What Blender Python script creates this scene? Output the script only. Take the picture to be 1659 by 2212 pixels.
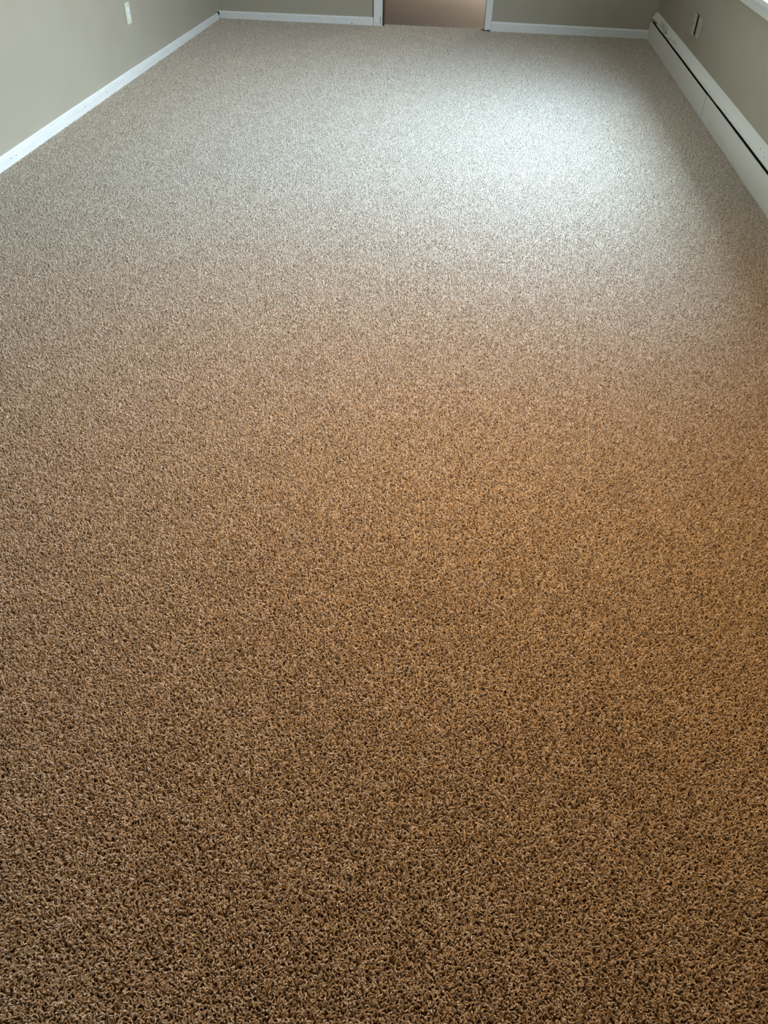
import bpy, bmesh, math, random
import numpy as np
from mathutils import Matrix, Vector

# ------------------------------------------------------------------ scene
sc = bpy.context.scene
COL = sc.collection
for o in list(bpy.data.objects):
    bpy.data.objects.remove(o)

# ------------------------------------------------------------------ camera
F_PX, PITCH, YAW, ROLL, CAM_H = 1700.03, 0.723352, -0.0907091, 0.0306755, 1.3
fw = Vector((math.sin(YAW) * math.cos(PITCH), math.cos(YAW) * math.cos(PITCH), -math.sin(PITCH)))
rt = Vector((math.cos(YAW), -math.sin(YAW), 0))
up = rt.cross(fw)
r2 = rt * math.cos(ROLL) + up * math.sin(ROLL)
u2 = -rt * math.sin(ROLL) + up * math.cos(ROLL)
cd = bpy.data.cameras.new('camera')
cam = bpy.data.objects.new('camera', cd)
COL.objects.link(cam)
m = Matrix((r2, u2, -fw)).transposed().to_4x4()
m.translation = (0, 0, CAM_H)
cam.matrix_world = m
cd.sensor_fit = 'VERTICAL'
cd.sensor_height = 24
cd.lens = F_PX / 2212 * 24
cd.clip_start = 0.02
sc.camera = cam

# ------------------------------------------------------------------ room dimensions (metres)
XL, XW, XH = -2.2104, 1.3814, 1.3441      # left wall, right wall, heater front
YB = 7.5306                               # face of the far baseboards
YW = YB + 0.012                           # far wall
YN = -1.375                               # wall behind the camera
CEIL = 2.44
CARPET_END = 7.605
DX0, DX1 = -0.822, 0.018                  # doorway
WY0, WY1, WZ0, WZ1 = 3.12, 5.15, 0.68, 2.22   # window opening in right wall

# ------------------------------------------------------------------ colour management, exposure
vs = sc.view_settings
vs.view_transform = 'Standard'
vs.look = 'None'
vs.gamma = 1
vs.use_curve_mapping = False
vs.exposure = 0.0
sc.cycles.use_denoising = True
sc.cycles.denoiser = 'OPENIMAGEDENOISE'
sc.cycles.denoising_input_passes = 'RGB_ALBEDO_NORMAL'
sc.cycles.max_bounces = 8
sc.cycles.diffuse_bounces = 5
sc.cycles.sample_clamp_indirect = 4

# ------------------------------------------------------------------ sky: overcast, hazy ground and tree line, one bright band of cloud
SKY = 70.0
w = bpy.data.worlds.new('overcast_sky')
sc.world = w
w.use_nodes = True
nt = w.node_tree
nt.nodes.clear()
out = nt.nodes.new('ShaderNodeOutputWorld')
bg = nt.nodes.new('ShaderNodeBackground')
tc = nt.nodes.new('ShaderNodeTexCoord')
sx = nt.nodes.new('ShaderNodeSeparateXYZ')
rp = nt.nodes.new('ShaderNodeValToRGB')
nt.links.new(tc.outputs['Generated'], sx.inputs[0])
nt.links.new(sx.outputs['Z'], rp.inputs[0])
nt.links.new(rp.outputs[0], bg.inputs[0])
nt.links.new(bg.outputs[0], out.inputs[0])
# sky weighted brighter towards +Y, added to send more light to the near left
az = nt.nodes.new('ShaderNodeMapRange')
az.inputs[1].default_value, az.inputs[2].default_value = -0.7, 0.7
az.inputs[3].default_value, az.inputs[4].default_value = SKY * 0.74, SKY * 1.26
nt.links.new(sx.outputs['Y'], az.inputs[0])
nt.links.new(az.outputs[0], bg.inputs[1])
el = rp.color_ramp.elements
el[0].position = 0.0
el[0].color = (0.225, 0.255, 0.31, 1)
el[1].position = 1.0
el[1].color = (0.30, 0.38, 0.48, 1)
for p, c in ((0.06, (0.23, 0.255, 0.305, 1)), (0.22, (0.23, 0.255, 0.305, 1)), (0.32, (0.36, 0.42, 0.52, 1)), (0.50, (0.42, 0.51, 0.64, 1)),
             (0.54, (0.51, 0.71, 1.03, 1)), (0.61, (0.51, 0.71, 1.03, 1)), (0.66, (0.485, 0.675, .98, 1)), (0.79, (0.485, 0.675, .98, 1)),
             (0.82, (0.30, 0.38, 0.48, 1))):
    e = el.new(p)
    e.color = c

# portal in the window: guides the sky light, adds none
pl = bpy.data.lights.new('window_portal', 'AREA')
pl.shape = 'RECTANGLE'
pl.size, pl.size_y = WZ1 - WZ0, WY1 - WY0
pl.cycles.is_portal = True
po = bpy.data.objects.new('window_portal', pl)
COL.objects.link(po)
po.location = (XW + 0.17, (WY0 + WY1) / 2, (WZ0 + WZ1) / 2)
po.rotation_euler = (0, math.radians(90), 0)


def area(name, loc, size, power, color, rot=(0, 0, 0), sy=None, spread=180):
    l = bpy.data.lights.new(name, 'AREA')
    l.shape = 'RECTANGLE' if sy else 'DISK'
    l.size = size
    if sy:
        l.size_y = sy
    l.energy = power
    l.color = color
    l.spread = math.radians(spread)
    o = bpy.data.objects.new(name, l)
    COL.objects.link(o)
    o.location = loc
    o.rotation_euler = rot
    return o


WARM = (1.0, 0.44, 0.02)
area('ceiling_lamp', (0.05, 1.58, CEIL - 0.03), 0.16, 12.8, WARM, spread=96)
area('hallway_fill', (0.75, 9.9, 1.25), 0.4, 84, (1.0, 0.92, 0.86))  # unseen fill, added to brighten the far hallway floor


# ------------------------------------------------------------------ materials
def mat(name, color, rough=0.6, spec=0.3):
    mt = bpy.data.materials.new(name)
    mt.use_nodes = True
    b = mt.node_tree.nodes['Principled BSDF']
    b.inputs['Base Color'].default_value = (*color, 1)
    b.inputs['Roughness'].default_value = rough
    b.inputs['Specular IOR Level'].default_value = spec
    return mt


def noisy(mt, c1, c2, scale, bump=0.0, dist=0.002, bscale=None, stops=(0.35, 0.65), detail=3, mscale=(1, 1, 1)):
    n = mt.node_tree.nodes
    L = mt.node_tree.links
    b = n['Principled BSDF']
    t = n.new('ShaderNodeTexCoord')
    mp = n.new('ShaderNodeMapping')
    mp.inputs['Scale'].default_value = mscale
    L.new(t.outputs['Object'], mp.inputs[0])
    x = n.new('ShaderNodeTexNoise')
    x.inputs['Scale'].default_value = scale
    x.inputs['Detail'].default_value = detail
    L.new(mp.outputs[0], x.inputs['Vector'])
    r = n.new('ShaderNodeValToRGB')
    r.color_ramp.elements[0].color = (*c1, 1)
    r.color_ramp.elements[1].color = (*c2, 1)
    r.color_ramp.elements[0].position, r.color_ramp.elements[1].position = stops
    L.new(x.outputs['Fac'], r.inputs[0])
    L.new(r.outputs[0], b.inputs['Base Color'])
    if bump:
        y = n.new('ShaderNodeTexNoise')
        y.inputs['Scale'].default_value = bscale or scale
        y.inputs['Detail'].default_value = 4
        L.new(mp.outputs[0], y.inputs['Vector'])
        bp = n.new('ShaderNodeBump')
        bp.inputs['Strength'].default_value = bump
        bp.inputs['Distance'].default_value = dist
        L.new(y.outputs['Fac'], bp.inputs['Height'])
        L.new(bp.outputs[0], b.inputs['Normal'])
    return mt


M = {}
M['wall'] = noisy(mat('taupe_wall_paint', (.44, .40, .30), .75, .25), (.395, .35, .262), (.415, .37, .282), 3, .12, .0015, 190)
M['bounce_cut'] = noisy(mat('brown_bounce_cut', (.14, .08, .045), .5, .3), (.11, .06, .032), (.18, .105, .06), 9, mscale=(6, 1, .5))  # dark brown made up for the unseen near wall, cuts cool bounce
M['ceiling'] = noisy(mat('ceiling_paint', (.74, .73, .70), .9, .1), (.73, .72, .69), (.75, .74, .71), 4, .2, .002, 90)
M['trim'] = noisy(mat('white_trim_paint', (.80, .80, .76), .38, .45), (.755, .75, .695), (.805, .80, .745), 14, .06, .001, 60, mscale=(3, .4, 3))
M['heater'] = noisy(mat('cream_heater_enamel', (.84, .82, .72), .42, .4), (.86, .84, .75), (.89, .87, .79), 6, .05, .001, 30, mscale=(1, .3, 1))
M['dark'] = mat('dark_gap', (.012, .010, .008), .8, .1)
M['fin'] = mat('dusty_dark_metal_fins', (.02, .018, .016), .7, .2)
M['ivory'] = mat('ivory_plastic', (.72, .74, .56), .35, .5)
M['white'] = mat('white_plastic', (.92, .93, .92), .25, .5)
M['grey_plate'] = mat('off_white_plastic', (.46, .44, .37), .4, .4)
M['slot'] = mat('slot_black', (.02, .018, .015), .6, .3)
M['jamb'] = noisy(mat('dark_brown_wood', (.06, .03, .018), .5, .4), (.045, .022, .014), (.075, .038, .022), 30, mscale=(4, 4, .4))
M['grey_wood'] = mat('bare_grey_wood', (.16, .15, .13), .8, .2)
M['nail'] = mat('nail_head_dark', (.16, .14, .12), .6, .3)
M['backing'] = mat('carpet_backing', (.10, .07, .045), 1, 0)
M['outside'] = mat('exterior_white_paint', (.6, .6, .58), .8, .2)


def glass_mat():
    mt = bpy.data.materials.new('window_glass')
    mt.use_nodes = True
    n = mt.node_tree.nodes
    L = mt.node_tree.links
    n.clear()
    o = n.new('ShaderNodeOutputMaterial')
    mx = n.new('ShaderNodeMixShader')
    tr = n.new('ShaderNodeBsdfTransparent')
    tr.inputs[0].default_value = (.94, .97, .96, 1)
    gl = n.new('ShaderNodeBsdfGlossy')
    gl.inputs['Roughness'].default_value = 0.02
    mx.inputs[0].default_value = 0.06
    L.new(tr.outputs[0], mx.inputs[1])
    L.new(gl.outputs[0], mx.inputs[2])
    L.new(mx.outputs[0], o.inputs[0])
    return mt


M['glass'] = glass_mat()


def carpet_mat():
    mt = mat('tan_frieze_carpet', (.5, .4, .3), .55, .35)
    n = mt.node_tree.nodes
    L = mt.node_tree.links
    b = n['Principled BSDF']
    a = n.new('ShaderNodeAttribute')
    a.attribute_name = 'tint'
    r = n.new('ShaderNodeValToRGB')
    e = r.color_ramp.elements
    e[0].position, e[0].color = 0.0, (.17, .12, .072, 1)
    e[1].position, e[1].color = 1.0, (.90, .83, .72, 1)
    x = e.new(.22); x.color = (.42, .33, .23, 1)
    x = e.new(.60); x.color = (.66, .55, .41, 1)
    L.new(a.outputs['Fac'], r.inputs[0])
    L.new(r.outputs[0], b.inputs['Base Color'])
    b.inputs['Sheen Weight'].default_value = .45
    b.inputs['Sheen Roughness'].default_value = .3
    b.inputs['Sheen Tint'].default_value = (1, .96, .9, 1)
    return mt


M['carpet'] = carpet_mat()


def hall_floor_mat():
    mt = mat('brown_plank_floor', (.2, .13, .1), .28, .5)
    n = mt.node_tree.nodes
    L = mt.node_tree.links
    b = n['Principled BSDF']
    t = n.new('ShaderNodeTexCoord')
    br = n.new('ShaderNodeTexBrick')
    br.inputs['Scale'].default_value = 1
    br.inputs['Brick Width'].default_value = 1.1
    br.inputs['Row Height'].default_value = .125
    br.inputs['Mortar Size'].default_value = .0022
    br.inputs['Color1'].default_value = (.205, .176, .152, 1)
    br.inputs['Color2'].default_value = (.185, .156, .134, 1)
    br.inputs['Mortar'].default_value = (.15, .12, .10, 1)
    L.new(t.outputs['Object'], br.inputs['Vector'])
    mp = n.new('ShaderNodeMapping')
    mp.inputs['Scale'].default_value = (1.2, 22, 1)
    L.new(t.outputs['Object'], mp.inputs[0])
    x = n.new('ShaderNodeTexNoise')
    x.inputs['Scale'].default_value = 3
    x.inputs['Detail'].default_value = 6
    L.new(mp.outputs[0], x.inputs['Vector'])
    mx = n.new('ShaderNodeMix')
    mx.data_type = 'RGBA'
    mx.blend_type = 'OVERLAY'
    mx.inputs[0].default_value = .5
    L.new(br.outputs['Color'], mx.inputs[6])
    L.new(x.outputs['Fac'], mx.inputs[7])
    L.new(mx.outputs[2], b.inputs['Base Color'])
    return mt


M['hall_floor'] = hall_floor_mat()


def cover_mat():
    """cream enamel with rusty greenish stains along the lip at the far end"""
    mt = mat('stained_heater_enamel', (.7, .68, .58), .42, .4)
    n = mt.node_tree.nodes
    L = mt.node_tree.links
    b = n['Principled BSDF']
    t = n.new('ShaderNodeTexCoord')
    mp = n.new('ShaderNodeMapping')
    mp.inputs['Scale'].default_value = (22, 3.2, 8)
    L.new(t.outputs['Object'], mp.inputs[0])
    x = n.new('ShaderNodeTexNoise')
    x.inputs['Scale'].default_value = 1.6
    x.inputs['Detail'].default_value = 5
    L.new(mp.outputs[0], x.inputs['Vector'])
    s = n.new('ShaderNodeSeparateXYZ')
    L.new(t.outputs['Object'], s.inputs[0])
    far = n.new('ShaderNodeMapRange')          # stains only on the last metre and a half
    far.inputs[1].default_value, far.inputs[2].default_value = 5.7, 7.0
    far.inputs[3].default_value, far.inputs[4].default_value = -.10, .13
    L.new(s.outputs['Y'], far.inputs[0])
    lip = n.new('ShaderNodeMapRange')          # and mostly beside the crease
    lip.inputs[1].default_value, lip.inputs[2].default_value = XH + .010, XH + .034
    lip.inputs[3].default_value, lip.inputs[4].default_value = .05, -.10
    L.new(s.outputs['X'], lip.inputs[0])
    a1 = n.new('ShaderNodeMath')
    L.new(far.outputs[0], a1.inputs[0])
    L.new(lip.outputs[0], a1.inputs[1])
    ad = n.new('ShaderNodeMath')
    L.new(x.outputs['Fac'], ad.inputs[0])
    L.new(a1.outputs[0], ad.inputs[1])
    r = n.new('ShaderNodeValToRGB')
    e = r.color_ramp.elements
    e[0].position, e[0].color = .58, (.84, .825, .725, 1)
    e[1].position, e[1].color = .84, (.17, .14, .08, 1)
    k = e.new(.70); k.color = (.55, .52, .40, 1)
    L.new(ad.outputs[0], r.inputs[0])
    L.new(r.outputs[0], b.inputs['Base Color'])
    return mt


M['cover'] = cover_mat()


# ------------------------------------------------------------------ helpers
def obj(name, bm, material, parent=None, kind=None, smooth=False):
    me = bpy.data.meshes.new(name)
    bmesh.ops.recalc_face_normals(bm, faces=bm.faces)
    bm.to_mesh(me)
    bm.free()
    me.materials.append(material)
    if smooth:
        for p in me.polygons:
            p.use_smooth = True
    o = bpy.data.objects.new(name, me)
    COL.objects.link(o)
    if parent:
        o.parent = parent
        o.matrix_parent_inverse = Matrix.Translation(-parent.location)
    if kind:
        o['kind'] = kind
    return o


def tag(o, label, cat, group=None, kind=None):
    o['label'] = label
    o['category'] = cat
    if group:
        o['group'] = group
    if kind:
        o['kind'] = kind
    return o


def empty(name, loc):
    o = bpy.data.objects.new(name, None)
    COL.objects.link(o)
    o.location = loc
    return o


def box(bm, x0, x1, y0, y1, z0, z1, bev=0.0, seg=2):
    vs_ = [bm.verts.new((x, y, z)) for x in (x0, x1) for y in (y0, y1) for z in (z0, z1)]
    i = lambda a, b, c: vs_[a * 4 + b * 2 + c]
    fs = [(i(0,0,0), i(0,0,1), i(0,1,1), i(0,1,0)), (i(1,0,0), i(1,1,0), i(1,1,1), i(1,0,1)),
          (i(0,0,0), i(1,0,0), i(1,0,1), i(0,0,1)), (i(0,1,0), i(0,1,1), i(1,1,1), i(1,1,0)),
          (i(0,0,0), i(0,1,0), i(1,1,0), i(1,0,0)), (i(0,0,1), i(1,0,1), i(1,1,1), i(0,1,1))]
    faces = [bm.faces.new(f) for f in fs]
    if bev:
        ed = set()
        for f in faces:
            ed.update(f.edges)
        bmesh.ops.bevel(bm, geom=list(ed), offset=bev, segments=seg, profile=.5, affect='EDGES')
    return bm


def bx(*a, **k):
    return box(bmesh.new(), *a, **k)


def sweep(profile, stations):
    """closed profile of (u, z) points; stations = list of functions (u, z) -> (x, y, z)"""
    bm = bmesh.new()
    rings = [[bm.verts.new(s(u, z)) for u, z in profile] for s in stations]
    n = len(profile)
    for a, b in zip(rings, rings[1:]):
        for k in range(n):
            bm.faces.new((a[k], a[(k + 1) % n], b[(k + 1) % n], b[k]))
    bm.faces.new(rings[0])
    bm.faces.new(list(reversed(rings[-1])))
    return bm


def disc(bm, c, axis, r, t, n=14, ry=None):
    """short cylinder on a wall; axis 0 = faces +-x, 1 = faces +-y"""
    ry = ry or r
    rings = []
    for d in (0, t):
        ring = []
        for k in range(n):
            a = 2 * math.pi * k / n
            u, v = r * math.cos(a), ry * math.sin(a)
            p = (c[0] + d, c[1] + u, c[2] + v) if axis == 0 else (c[0] + u, c[1] + d, c[2] + v)
            ring.append(bm.verts.new(p))
        rings.append(ring)
    for k in range(n):
        bm.faces.new((rings[0][k], rings[0][(k + 1) % n], rings[1][(k + 1) % n], rings[1][k]))
    bm.faces.new(rings[0])
    bm.faces.new(list(reversed(rings[1])))
    return bm


# ------------------------------------------------------------------ room shell
FZ = -0.013                                # carpet backing
T = 0.14
HY1 = 11.2                                 # hallway far wall
obj('floor', bx(XL - T, XW + T, YN - T, CARPET_END, FZ - .1, FZ), M['backing'], kind='structure')
obj('floor_hallway', bx(-2.4, 2.4, CARPET_END + .002, HY1, FZ - .1, -.009), M['hall_floor'], kind='structure')
obj('wall_left', bx(XL - T, XL, YN - T, YW + T, FZ, CEIL), M['wall'], kind='structure')
obj('wall_near', bx(XL, XW, YN - T, YN, FZ, CEIL), M['bounce_cut'], kind='structure')
bm = bmesh.new()
box(bm, XW, XW + T, YN - T, WY0, FZ, CEIL)
box(bm, XW, XW + T, WY1, YW + T, FZ, CEIL)
box(bm, XW, XW + T, WY0, WY1, FZ, WZ0)
box(bm, XW, XW + T, WY0, WY1, WZ1, CEIL)
obj('wall_right', bm, M['wall'], kind='structure')
bm = bmesh.new()
box(bm, XL, DX0 - .012, YW, YW + .115, FZ, CEIL)
box(bm, DX1 + .014, XW, YW, YW + .115, FZ, CEIL)
box(bm, DX0 - .012, DX1 + .014, YW, YW + .115, 2.04, CEIL)
obj('wall_back', bm, M['wall'], kind='structure')
obj('ceiling', bx(XL - T, XW + T, YN - T, YW + T, CEIL, CEIL + .12), M['ceiling'], kind='structure')
obj('wall_hallway_left', bx(-2.5, -2.4, YW + .115, HY1, -.009, CEIL), M['wall'], kind='structure')
obj('wall_hallway_right', bx(2.4, 2.5, YW + .115, HY1, -.009, CEIL), M['wall'], kind='structure')
obj('wall_hallway_far', bx(-2.5, 2.5, HY1, HY1 + .1, -.009, CEIL), M['wall'], kind='structure')
obj('ceiling_hallway', bx(-2.5, 2.5, YW + .115 + .03, HY1 + .1, CEIL, CEIL + .12), M['ceiling'], kind='structure')
bm = bmesh.new()
box(bm, -2.4, XL - T, YW + .02, YW + .115, FZ, CEIL)
box(bm, XW + T, 2.4, YW + .02, YW + .115, FZ, CEIL)
obj('wall_hallway_near', bm, M['wall'], kind='structure')
obj('trim_roof_eave', bx(XW + T, XW + T + .40, YN - .5, 9, 2.46, 2.60), M['outside'], kind='structure')

# ------------------------------------------------------------------ doorway: brown jamb, white casings
bm = bmesh.new()
box(bm, DX0 - .012, DX0 + .012, YW - .006, YW + .118, -.008, 2.03, .001, 1)
box(bm, DX1 - .002, DX1 + .014, YW - .002, YW + .118, -.008, 2.03, .001, 1)
box(bm, DX0 + .012, DX1 - .002, YW - .002, YW + .118, 2.01, 2.03)
door = obj('door_1', bm, M['jamb'], kind='structure')
c = obj('trim_1', bx(-.897, -.824, YB - .008, YW - .0005, -.006, 2.06, .004), M['trim'], kind='structure')
obj('worn_edge', bx(-.8425, -.8385, YB - .0088, YB - .004, .008, .066, .0008, 1), M['grey_wood'], c)
obj('worn_edge', bx(-.8345, -.8325, YB - .0088, YB - .004, .03, .058, .0006, 1), M['grey_wood'], c)
c = obj('trim_2', bx(.019, .0742, YB - .008, YW - .0005, .004, 2.06, .004), M['trim'], kind='structure')
obj('worn_edge', bx(.045, .058, YB - .0086, YB - .004, -.006, .0085, .001, 1), M['dark'], c)
obj('trim_3', bx(-.897, .0742, YB - .008, YW - .0005, 2.0605, 2.125, .004), M['trim'], kind='structure')


# ------------------------------------------------------------------ baseboards
def bb_profile(h, t):
    return [(0, -.012), (t, -.012), (t, h * .62), (t * .80, h * .655), (t * .80, h * .70), (t * .98, h * .73),
            (t * .96, h * .80), (t * .62, h * .86), (t * .50, h * .95), (t * .34, h), (0, h)]


def left_station(y, s):
    return lambda u, z: (XL + .0003 + u, y, z * s if z > 0 else z)


st = [(YN + .002, 1.0), (3.7, 1.0), (4.3, 1.03), (5.35, 1.0), (6.3, .89), (7.485, .77)]
bl = obj('baseboard_left', sweep(bb_profile(.0545, .0135), [left_station(*s) for s in st]), M['trim'], kind='structure')
for y, z in ((3.749, .0251), (3.801, .0241), (4.656, .027), (4.9845, .0265), (6.335, .0213), (7.165, .0168)):
    obj('nail_hole', disc(bmesh.new(), (XL + .0132, y, z), 0, .0042, .0011, 10, .0026), M['nail'], bl)


def back_station(x, h0):
    return lambda u, z: (x, YW - .0003 - u, z * h0 if z > 0 else z)


bp = [(0, -.012), (.012, -.012), (.012, .82), (.0085, .93), (.004, 1), (0, 1)]
b1 = obj('baseboard_back_left', sweep(bp, [back_station(XL + .0005, .0495), back_station(-.8975, .0552)]), M['trim'], kind='structure')
obj('nail_hole', disc(bmesh.new(), (-1.079, YB - .0008, .0045), 1, .0045, .0011, 10, .004), M['dark'], b1)
obj('corner_gap_block', bx(XL + .0005, XL + .0085, 7.4862, YB - .0005, .02, .044), M['dark'], b1)  # dark block filling the gap between left and back baseboards
obj('baseboard_back_right', sweep(bp, [back_station(.0748, .0655), back_station(XH - .003, .0575)]), M['trim'], kind='structure')
obj('baseboard_near', sweep(bp, [lambda u, z: (XL + .016, YN + .0003 + u, z * .054 if z > 0 else z),
                                 lambda u, z: (XW - .0005, YN + .0003 + u, z * .054 if z > 0 else z)]), M['trim'], kind='structure')

# ------------------------------------------------------------------ window in the right wall
wy0, wy1 = WY0, WY1
fr = bmesh.new()
fx0, fx1 = XW + .05, XW + .12
box(fr, fx0, fx1, wy0, wy0 + .035, WZ0, WZ1)
box(fr, fx0, fx1, wy1 - .035, wy1, WZ0, WZ1)
box(fr, fx0, fx1, wy0 + .035, wy1 - .035, WZ0, WZ0 + .035)
box(fr, fx0, fx1, wy0 + .035, wy1 - .035, WZ1 - .035, WZ1)
ym = (wy0 + wy1) / 2
box(fr, fx0, fx1, ym - .03, ym + .03, WZ0 + .035, WZ1 - .035)
win = obj('window_1', fr, M['trim'], kind='structure')
for a, b in ((wy0 + .035, ym - .03), (ym + .03, wy1 - .035)):
    s = bmesh.new()
    x0, x1 = XW + .07, XW + .10
    z0, z1 = WZ0 + .035, WZ1 - .035
    box(s, x0, x1, a, a + .03, z0, z1)
    box(s, x0, x1, b - .03, b, z0, z1)
    box(s, x0, x1, a + .03, b - .03, z0, z0 + .035)
    box(s, x0, x1, a + .03, b - .03, z1 - .03, z1)
    sash = obj('sash', s, M['trim'], win)
    obj('pane', bx(XW + .083, XW + .087, a + .03, b - .03, z0 + .035, z1 - .03), M['glass'], sash)
cy0, cy1 = wy0 - .065, wy1 + .065
obj('apron', bx(XW - .016, XW - .0004, cy0 - .02, cy1 + .25, .603, .650, .003), M['trim'], win)
obj('stool', bx(XW - .040, XW + .05, cy0 - .03, cy1 + .27, .6504, .6785, .005), M['trim'], win)
for a, b in ((cy0, wy0), (wy1, cy1)):
    obj('casing', bx(XW - .016, XW - .0004, a, b, .679, WZ1 + .065, .003), M['trim'], win)
obj('casing', bx(XW - .016, XW - .0004, wy0, wy1, WZ1, WZ1 + .065, .003), M['trim'], win)

# ------------------------------------------------------------------ baseboard heater along the right wall
H0, H1 = .35, YW - .004                    # near end, far end
SEAM = 5.254
heat = empty('baseboard_heater', (XH, (H0 + H1) / 2, 0))
tag(heat, 'long cream metal baseboard heater with dark slot and stained top along right wall', 'heater')


def panel(y0, y1, dx):
    x = XH - dx
    pr = [(x, -.012), (x + .003, -.012), (x + .003, .120), (x + .0045, .1210), (x + .0045, .1225), (x + .002, .1238),
          (x - .0006, .1225), (x, .120)]
    return sweep(pr, [lambda u, z: (u, y0, z), lambda u, z: (u, y1, z)])


obj('front_panel', panel(SEAM + .0006, H1 - .022, .0035), M['heater'], heat)
obj('front_panel', panel(H0 + .03, SEAM - .0012, 0), M['heater'], heat)
# end cap wrapping the far end against the far wall
ec = [(XH - .0035, -.012), (XW - .001, -.012), (XW - .001, .150), (XH + .012, .138), (XH + .004, .126), (XH - .0035, .122)]
obj('end_cap', sweep(ec, [lambda u, z: (u, H1 - .0215, z), lambda u, z: (u, H1, z)]), M['heater'], heat)
obj('end_cap', sweep(ec, [lambda u, z: (u, H0, z), lambda u, z: (u, H0 + .0295, z)]), M['heater'], heat)
# sloped cover in two lengths: lip, small crease, rise to the wall
def cover(ys, dz, seed):
    cv = [(XH - .002, .1405 + dz), (XH - .0035, .1425 + dz), (XH - .0035, .1490), (XH - .001, .1508), (XH + .0085, .1520),
          (XH + .0100, .1560), (XW - .002, .1885), (XW - .0008, .1885), (XW - .0008, .1790), (XH + .012, .1510), (XH + .001, .1470),
          (XH - .0005, .1405 + dz)]
    rnd = random.Random(seed)
    w_ = [(rnd.uniform(-.0008, .0008), rnd.uniform(-.0008, .0008)) for _ in ys]
    return sweep(cv, [(lambda u, z, y=y, a=a: (u, y, z) if u > XW - .003 else (u + a[0], y, z + a[1])) for y, a in zip(ys, w_)])


obj('cover', cover([4.961, 5.2, 5.6, 6.1, 6.5, 6.9, 7.2, H1], -.0022, 4), M['cover'], heat)
obj('cover', cover([H0, 1.5, 3.0, 3.7, 4.3, 4.9595], 0, 9), M['cover'], heat)
obj('heating_fins', bx(XH + .012, XW - .001, H0 + .03, H1 - .022, .0, .128), M['fin'], heat)
for y, x, z in ((3.91, .021, .1705), (3.99, .008, .1608), (4.10, .016, .1668)):
    d = bmesh.new()
    bmesh.ops.create_uvsphere(d, u_segments=8, v_segments=6, radius=.0018)
    bmesh.ops.translate(d, verts=d.verts, vec=(XH + x, y, z - .0008))
    obj('speck', d, M['nail'], heat)


# ------------------------------------------------------------------ wall plates
def receptacle(bm, x, sgn, yc, zc, ry=.0135, rz=.0165):
    """rounded-square duplex face with flattened top and bottom"""
    n = 20
    ring0, ring1 = [], []
    for k in range(n):
        a = 2 * math.pi * k / n
        u, v = ry * 1.12 * math.cos(a), rz * 1.1 * math.sin(a)
        v = max(-rz * .86, min(rz * .86, v))
        ring0.append(bm.verts.new((x, yc + u, zc + v)))
        ring1.append(bm.verts.new((x + sgn * .003, yc + u * .93, zc + v * .93)))
    for k in range(n):
        bm.faces.new((ring0[k], ring0[(k + 1) % n], ring1[(k + 1) % n], ring1[k]))
    bm.faces.new(ring1)
    bm.faces.new(list(reversed(ring0)))
    return bm


# left: ivory plate with two white faces
py0, py1, pz0, pz1 = 5.505, 5.580, .2845, .4010
pc, zc = (py0 + py1) / 2, (pz0 + pz1) / 2
e = empty('electrical_outlet', (XL, pc, zc))
tag(e, 'ivory electrical outlet with two bright white sockets on the left wall', 'outlet')
obj('wall_plate', bx(XL + .0003, XL + .0065, py0, py1, pz0, pz1, .0028, 3), M['ivory'], e)
for dz in (.0195, -.0195):
    s = obj('socket', receptacle(bmesh.new(), XL + .0060, 1, pc, zc + dz), M['white'], e)
    s['label'] = 'white socket face'
obj('screw', disc(bmesh.new(), (XL + .0058, pc, zc), 0, .003, .0016, 10), M['ivory'], e)

# right, far plate: stands off the wall; black block paints the shadowed gap behind
py0, py1, pz0, pz1 = 6.088, 6.160, .279, .3955
pc, zc = (py0 + py1) / 2, (pz0 + pz1) / 2
e = empty('wall_jack', (XW, pc, zc))
tag(e, 'off-white wall plate standing proud of right wall, farther of two plates above heater', 'wall plate')
obj('wall_plate', bx(XW - .0150, XW - .0085, py0, py1, pz0, pz1, .002, 2), M['grey_plate'], e)
obj('gap_shade', bx(XW - .0084, XW - .0003, py0 + .002, py1 - .006, pz0 + .004, pz1 - .004), M['dark'], e)
obj('jack_hole', bx(XW - .0158, XW - .012, pc + .012, pc + .028, zc - .006, zc + .004), M['slot'], e)
for dz in (.042, -.042):
    obj('screw', disc(bmesh.new(), (XW - .0159, pc, zc + dz), 0, .003, .0016, 10), M['nail'], e)

# right, near plate: duplex outlet
py0, py1, pz0, pz1 = 5.953, 6.030, .279, .3945
pc, zc = (py0 + py1) / 2, (pz0 + pz1) / 2
e = empty('electrical_outlet', (XW, pc, zc))
tag(e, 'off-white duplex outlet lying flat on right wall, nearer of two plates above heater', 'outlet')
obj('wall_plate', bx(XW - .0075, XW - .0003, py0, py1, pz0, pz1, .002, 2), M['grey_plate'], e)
for dz in (.0195, -.0195):
    s = obj('socket', receptacle(bmesh.new(), XW - .0070, -1, pc, zc + dz), M['grey_plate'], e)
    sl = bmesh.new()
    for dy in (-.006, .006):
        box(sl, XW - .0104, XW - .0095, pc + dy - .001, pc + dy + .001, zc + dz - .004, zc + dz + .005)
    disc(sl, (XW - .0104, pc, zc + dz - .009), 0, .002, .001, 8)
    obj('socket_slots', sl, M['slot'], s)
obj('screw', disc(bmesh.new(), (XW - .0086, pc, zc), 0, .003, .0016, 10), M['nail'], e)

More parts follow.
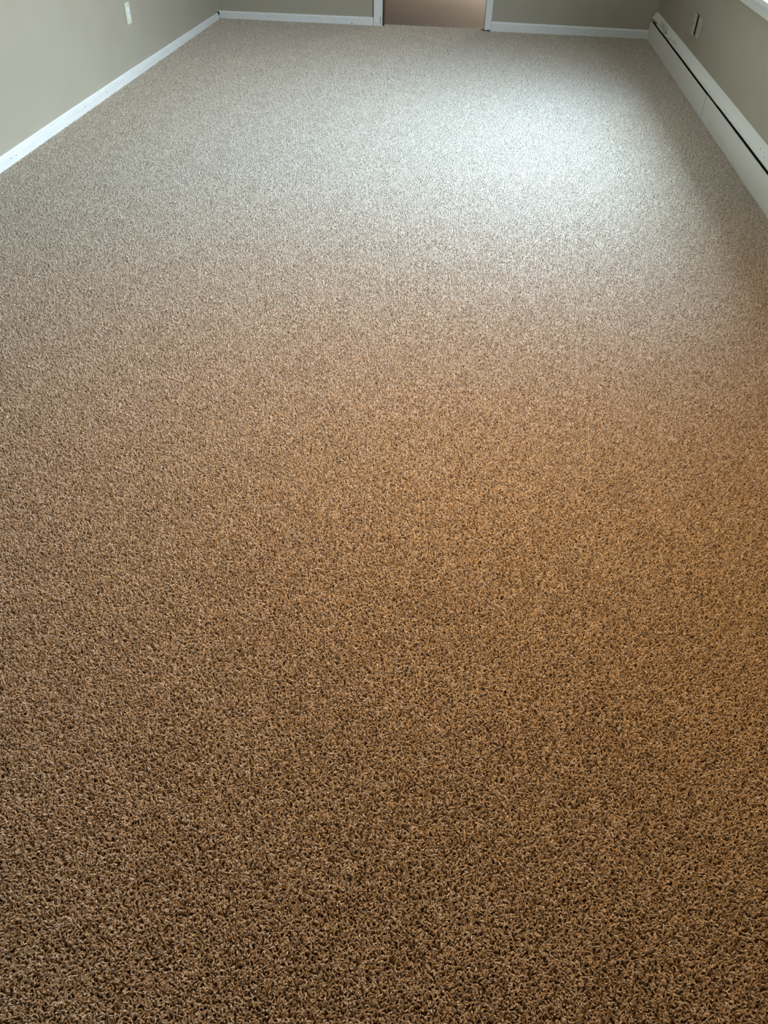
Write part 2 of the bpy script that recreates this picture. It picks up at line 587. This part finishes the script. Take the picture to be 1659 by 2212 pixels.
# ------------------------------------------------------------------ carpet pile
# one patch of short twisted yarn ends, repeated over the floor by a geometry-nodes grid
SIDE = (XW - XL) / 8
NX, NY = 8, 20
rng = np.random.default_rng(11)
SP = .0034                                 # yarn spacing
n = int(round(SIDE / SP))
gx, gy = np.meshgrid(np.arange(n), np.arange(n), indexing='ij')
bxy = (np.stack([gx.ravel(), gy.ravel()], 1) + .5 + rng.uniform(-.42, .42, (n * n, 2))) / n * SIDE - SIDE / 2
N = len(bxy)
ang = rng.uniform(0, 2 * np.pi, N)
lean = rng.uniform(.0010, .0095, N)
curl = rng.uniform(-2.2, 2.2, N)
ht = .0125 + rng.normal(0, .0011, N)
rad = rng.uniform(.0009, .0014, N)
NS, NR = 6, 6                              # sides, rings
ts = np.linspace(0, 1, NR)
prof = np.array([.85, 1.0, 1.05, 1.05, .95, .5])
V = np.zeros((N, NR, NS, 3))
ph = np.arange(NS) / NS * 2 * np.pi
for r in range(NR):
    t = ts[r]
    a = ang + curl * t
    off = lean * t ** 1.6
    cx = bxy[:, 0] + off * np.cos(a)
    cy = bxy[:, 1] + off * np.sin(a)
    cz = ht * (1 - .42 * (lean / .0095) * t) * t
    rr = rad * prof[r]
    V[:, r, :, 0] = cx[:, None] + rr[:, None] * np.cos(ph)[None]
    V[:, r, :, 1] = cy[:, None] + rr[:, None] * np.sin(ph)[None]
    V[:, r, :, 2] = cz[:, None] - (.0 if r < NR - 1 else 0)
base = (np.arange(N) * NR * NS)[:, None]
quads = []
for r in range(NR - 1):
    for s in range(NS):
        s2 = (s + 1) % NS
        quads.append([r * NS + s, r * NS + s2, (r + 1) * NS + s2, (r + 1) * NS + s])
top = (NR - 1) * NS
quads += [[top, top + 1, top + 2, top + 3], [top, top + 3, top + 4, top + 5]]
Q = (base[:, :, None] + np.array(quads)[None]).reshape(-1, 4)
me = bpy.data.meshes.new('carpet_pile')
me.vertices.add(N * NR * NS)
me.vertices.foreach_set('co', V.reshape(-1).astype(np.float32))
me.loops.add(Q.size)
me.loops.foreach_set('vertex_index', Q.ravel().astype(np.int32))
me.polygons.add(len(Q))
me.polygons.foreach_set('loop_start', (np.arange(len(Q)) * 4).astype(np.int32))
me.polygons.foreach_set('use_smooth', np.ones(len(Q), dtype=bool))
me.update(calc_edges=True)
tint = np.clip(rng.beta(1.5, 1.35, N), 0, 1)
at = me.attributes.new('tint', 'FLOAT', 'POINT')
at.data.foreach_set('value', np.repeat(tint, NR * NS).astype(np.float32))
me.materials.append(M['carpet'])
pile = bpy.data.objects.new('carpet_pile', me)
COL.objects.link(pile)
pile.location = ((XL + XW) / 2, CARPET_END - NY * SIDE / 2, FZ + .0003)
tag(pile, 'tan and brown speckled cut pile carpet covering the whole room floor', 'carpet', kind='stuff')

ng = bpy.data.node_groups.new('lay_carpet', 'GeometryNodeTree')
ng.interface.new_socket('Geometry', in_out='INPUT', socket_type='NodeSocketGeometry')
ng.interface.new_socket('Geometry', in_out='OUTPUT', socket_type='NodeSocketGeometry')
gi = ng.nodes.new('NodeGroupInput')
go = ng.nodes.new('NodeGroupOutput')
gr = ng.nodes.new('GeometryNodeMeshGrid')
gr.inputs['Size X'].default_value = SIDE * (NX - 1)
gr.inputs['Size Y'].default_value = SIDE * (NY - 1)
gr.inputs['Vertices X'].default_value = NX
gr.inputs['Vertices Y'].default_value = NY
ip = ng.nodes.new('GeometryNodeInstanceOnPoints')
rv = ng.nodes.new('FunctionNodeRandomValue')
rv.data_type = 'INT'
mn = [s for s in rv.inputs if s.name == 'Min' and s.type == 'INT'][0]
mxs = [s for s in rv.inputs if s.name == 'Max' and s.type == 'INT'][0]
mn.default_value, mxs.default_value = 0, 3
mul = ng.nodes.new('ShaderNodeMath')
mul.operation = 'MULTIPLY'
mul.inputs[1].default_value = math.pi / 2
cmb = ng.nodes.new('ShaderNodeCombineXYZ')
ro = [s for s in rv.outputs if s.type == 'INT'][0]
ng.links.new(ro, mul.inputs[0])
ng.links.new(mul.outputs[0], cmb.inputs['Z'])
ng.links.new(gr.outputs['Mesh'], ip.inputs['Points'])
ng.links.new(gi.outputs[0], ip.inputs['Instance'])
ng.links.new(cmb.outputs[0], ip.inputs['Rotation'])
ng.links.new(ip.outputs[0], go.inputs[0])
md = pile.modifiers.new('lay_carpet', 'NODES')
md.node_group = ng
